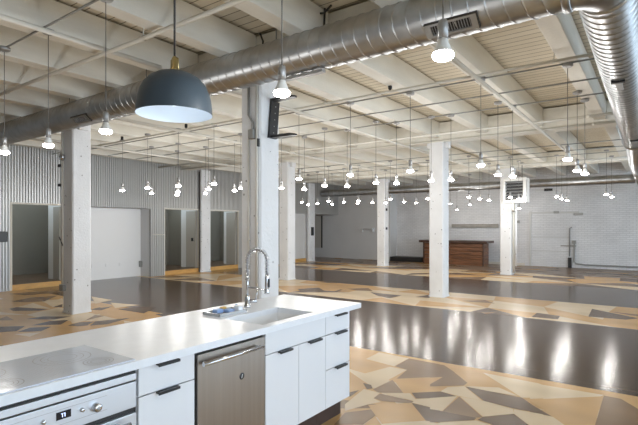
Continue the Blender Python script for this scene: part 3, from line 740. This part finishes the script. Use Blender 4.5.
# a pull: thin black tab handle over the edge of a front
def pull(y0, y1, z, parent):
    MB().box(XF, XF + .03, y0, y1, z - .006, z + .003).box(XF + .022, XF + .03, y0, y1, z - .012, z - .004).build('handle', M['black'], parent, bevel=.001)
def carcass(t, y0, y1):
    b = MB(); e = .018
    b.box(-2.76, XF - .021, y0 + .001, y0 + e, .168, CU); b.box(-2.76, XF - .021, y1 - e, y1 - .001, .168, CU); b.box(-2.76, XF - .021, y0 + e, y1 - e, .168, .186); b.box(-2.76, -2.745, y0 + e, y1 - e, .186, CU)
    b.build('carcass', M['gloss_white'], t)
    MB().box(-2.3, -2.27, y0 + .001, y1 - .001, 0, .168).build('toe_kick', M['toe'], t)
    MB().box(-2.74, -2.70, y0 + .001, y1 - .001, 0, .168).build('plinth', M['toe'], t)
def front(name, t, y0, y1, z0, z1): return MB().box(XF - .02, XF, y0 + .002, y1 - .002, z0 + .002, z1 - .002).build(name, M['gloss_white'], t, bevel=.0015)
t = thing('drawer_cabinet', 'white gloss drawer unit between the oven and dishwasher', 'cabinet', (-2.45, 1.6, 0)); carcass(t, 1.43, 1.795)
p = front('drawer', t, 1.43, 1.795, .765, .914); pull(1.535, 1.672, .912, p)
p = front('drawer', t, 1.43, 1.795, .168, .763); pull(1.535, 1.672, .761, p)
t = thing('sink_cabinet', 'white gloss two-door cabinet under the sink', 'cabinet', (-2.45, 2.75, 0)); carcass(t, 2.4, 3.12)
front('false_front', t, 2.4, 3.12, .765, .914)
p = front('door', t, 2.4, 2.77, .168, .763); pull(2.53, 2.67, .761, p)
p = front('door', t, 2.77, 3.12, .168, .763); pull(2.88, 3.04, .761, p)
t = thing('drawer_cabinet', 'white gloss three-drawer unit at the end of the island', 'cabinet', (-2.45, 3.3, 0)); carcass(t, 3.12, 3.485)
p = front('drawer', t, 3.12, 3.485, .765, .914); pull(3.25, 3.41, .912, p)
p = front('drawer', t, 3.12, 3.485, .48, .763); pull(3.25, 3.41, .761, p)
p = front('drawer', t, 3.12, 3.485, .168, .478); pull(3.25, 3.41, .476, p)
# end support and back panel
struct(MB().box(-2.80, -2.765, -.85, 3.485, 0, CU).build('trim_island_back', M['gloss_white']))
# dishwasher
t = thing('dishwasher', 'stainless steel dishwasher with bar handle built into the island', 'dishwasher', (-2.45, 2.1, 0))
MB().box(-2.755, XF - .03, 1.80, 2.395, .1, .915).build('body', M['gap'], t)
d = MB().box(XF - .025, XF + .006, 1.812, 2.39, .17, .898).build('door', M['steel'], t, bevel=.003)
b = MB(); b.tube([(XF + .045, 1.822, .848), (XF + .045, 2.33, .848)], .013, 14)
for y in (1.85, 2.30): b.tube([(XF, y, .848), (XF + .045, y, .848)], .010, 10)
b.build('handle', M['chrome'], d)
MB().lathe([(0, .0012), (.021, .0012), (.022, 0)], (XF + .006, 2.17, .685), 28, axis='x').build('badge', M['black'], d)
MB().poly([(XF + .0078, 2.174, .699), (XF + .0078, 2.178, .695), (XF + .0078, 2.171, .675), (XF + .0078, 2.164, .671), (XF + .0078, 2.168, .684)]).build('badge_mark', M['signwhite'], d)
MB().box(-2.3, -2.27, 1.80, 2.395, 0, .168).build('toe_kick', M['toe'], t)
# faucet
FX, FY = -2.815, 2.88
t = thing('faucet', 'chrome spring-neck kitchen faucet with pull-down spray head', 'faucet', (FX, FY, CT))
MB().lathe([(0, 0), (.03, 0), (.03, .012), (.022, .02), (.022, .085), (.016, .1), (0, .1)], (FX, FY, CT), 20).build('base', M['chrome'], t)
MB().tube([(FX, FY, CT + .08), (FX, FY, CT + .3)], .011, 12).build('riser', M['chrome'], t)
hd = Vector((.95, .15, 0)).normalized(); RD = .098
top = CT + .39
neck = [Vector((FX, FY, CT + .22 + i * .17 / 6)) for i in range(6)] + arc((FX + hd.x * RD, FY + hd.y * RD, top), RD, PI, 0, 18, hd, (0, 0, 1)) + [Vector((FX + hd.x * 2 * RD, FY + hd.y * 2 * RD, top - .02 * i)) for i in range(1, 6)]
MB().tube(neck, .0075, 10).build('hose', M['socket'], t)
# coil spring around the hose
L = [0]
for i in range(1, len(neck)): L.append(L[-1] + (neck[i] - neck[i - 1]).length)
def at(s):
    for i in range(1, len(neck)):
        if s <= L[i] or i == len(neck) - 1:
            k = (s - L[i - 1]) / (L[i] - L[i - 1]); tg = (neck[i] - neck[i - 1]).normalized(); return neck[i - 1].lerp(neck[i], k), tg
coil = []; side = Vector((-hd.y, hd.x, 0)); turns = 26; N = turns * 8
for i in range(N + 1):
    p, tg = at(L[-1] * i / N); nn = side.cross(tg); th = 2 * PI * i / 8
    coil.append(p + (side * math.cos(th) + nn * math.sin(th)) * .0185)
MB().tube(coil, .0034, 5).build('spring', M['chrome'], t)
hx, hy, hz = FX + hd.x * 2 * RD, FY + hd.y * 2 * RD, top - .1
MB().lathe([(0, .0), (.012, .0), (.016, -.03), (.018, -.11), (.014, -.125), (.02, -.15), (.02, -.165), (0, -.166)], (hx, hy, hz), 18).build('spray_head', M['chrome'], t)
MB().box(hx + .014, hx + .026, hy - .008, hy + .008, hz - .11, hz - .04).build('spray_trigger', M['black'], t)
MB().tube([(FX, FY, CT + .17), (hx - .02, hy, CT + .155), (hx, hy, CT + .155)], .007, 10).build('holder_arm', M['chrome'], t)
MB().tube([(FX, FY, CT + .05), (FX + .06 * hd.x, FY + .055, CT + .05)], .016, 12).tube([(FX + .05 * hd.x, FY + .05, CT + .055), (FX + .06 * hd.x, FY + .06, CT + .15)], .006, 8).build('lever', M['chrome'], t)
# tray with packets
t = thing('drying_tray', 'small grey tray on the worktop beside the faucet', 'tray', (-2.75, 2.6, CT))
TX0, TX1, TY0, TY1 = -2.85, -2.66, 2.43, 2.72
b = MB(); b.box(TX0, TX1, TY0, TY1, CT, CT + .006)
for q in ((TX0, TX0 + .008, TY0, TY1), (TX1 - .008, TX1, TY0, TY1), (TX0, TX1, TY0, TY0 + .008), (TX0, TX1, TY1 - .008, TY1)): b.box(*q, CT + .006, CT + .022)
b.build('tray_body', M['trayclear'], t)
items = [('blue sponge lying at the left of the grey tray', 'sponge', 'sponge', -2.79, 2.53, .03, .05, .03), ('blue packet at the middle of the grey tray', 'packet', 'sponge', -2.74, 2.6, .03, .045, .026),
         ('white packet standing at the right of the grey tray', 'packet', 'packwhite', -2.70, 2.66, .03, .03, .05), ('yellow packet behind the blue packets in the tray', 'packet', 'packyellow', -2.81, 2.6, .02, .03, .035), ('blue bottle at the faucet end of the tray', 'bottle', 'sponge', -2.75, 2.69, .02, .02, .05)]
for lb, nm, mt, x, y, a, c, h in items:
    z = CT + .0062
    if nm == 'bottle': o = MB().lathe([(0, 0), (a, 0), (a, h * .65), (a * .45, h * .85), (a * .45, h), (0, h)], (x, y, z), 14).build(nm, M[mt], origin=(x, y, z))
    else: o = MB().box(x - a, x + a, y - c / 2 - .01, y + c / 2 + .01, z, z + h).build(nm, M[mt], bevel=.008, origin=(x, y, z))
    tag(o, lb, nm)
# filler cabinet beyond the oven
t = thing('base_cabinet', 'white gloss base cabinet at the near end of the island', 'cabinet', (-2.45, 0, 0)); carcass(t, -.85, .695)
front('door', t, -.85, -.08, .168, .914); front('door', t, -.08, .695, .168, .914)

struct(MB().box(XL, XR, YB - .1, YB, 0, 4.07).build('wall_rear_unseen', M['drywall']))  # unseen wall behind the camera, added so blue daylight enters only from +X
# ---------------------------------------------------------------- light: daylight from the open window sides, lamps above
w = bpy.data.worlds.new('daylight'); scene.world = w; w.use_nodes = True
bg = w.node_tree.nodes['Background']; bg.inputs[0].default_value = (.68, .84, 1, 1); bg.inputs[1].default_value = 2.4
vs = scene.view_settings
vs.view_transform = 'Standard'; vs.look = 'None'; vs.exposure = 0.82; vs.gamma = 1; vs.use_curve_mapping = False
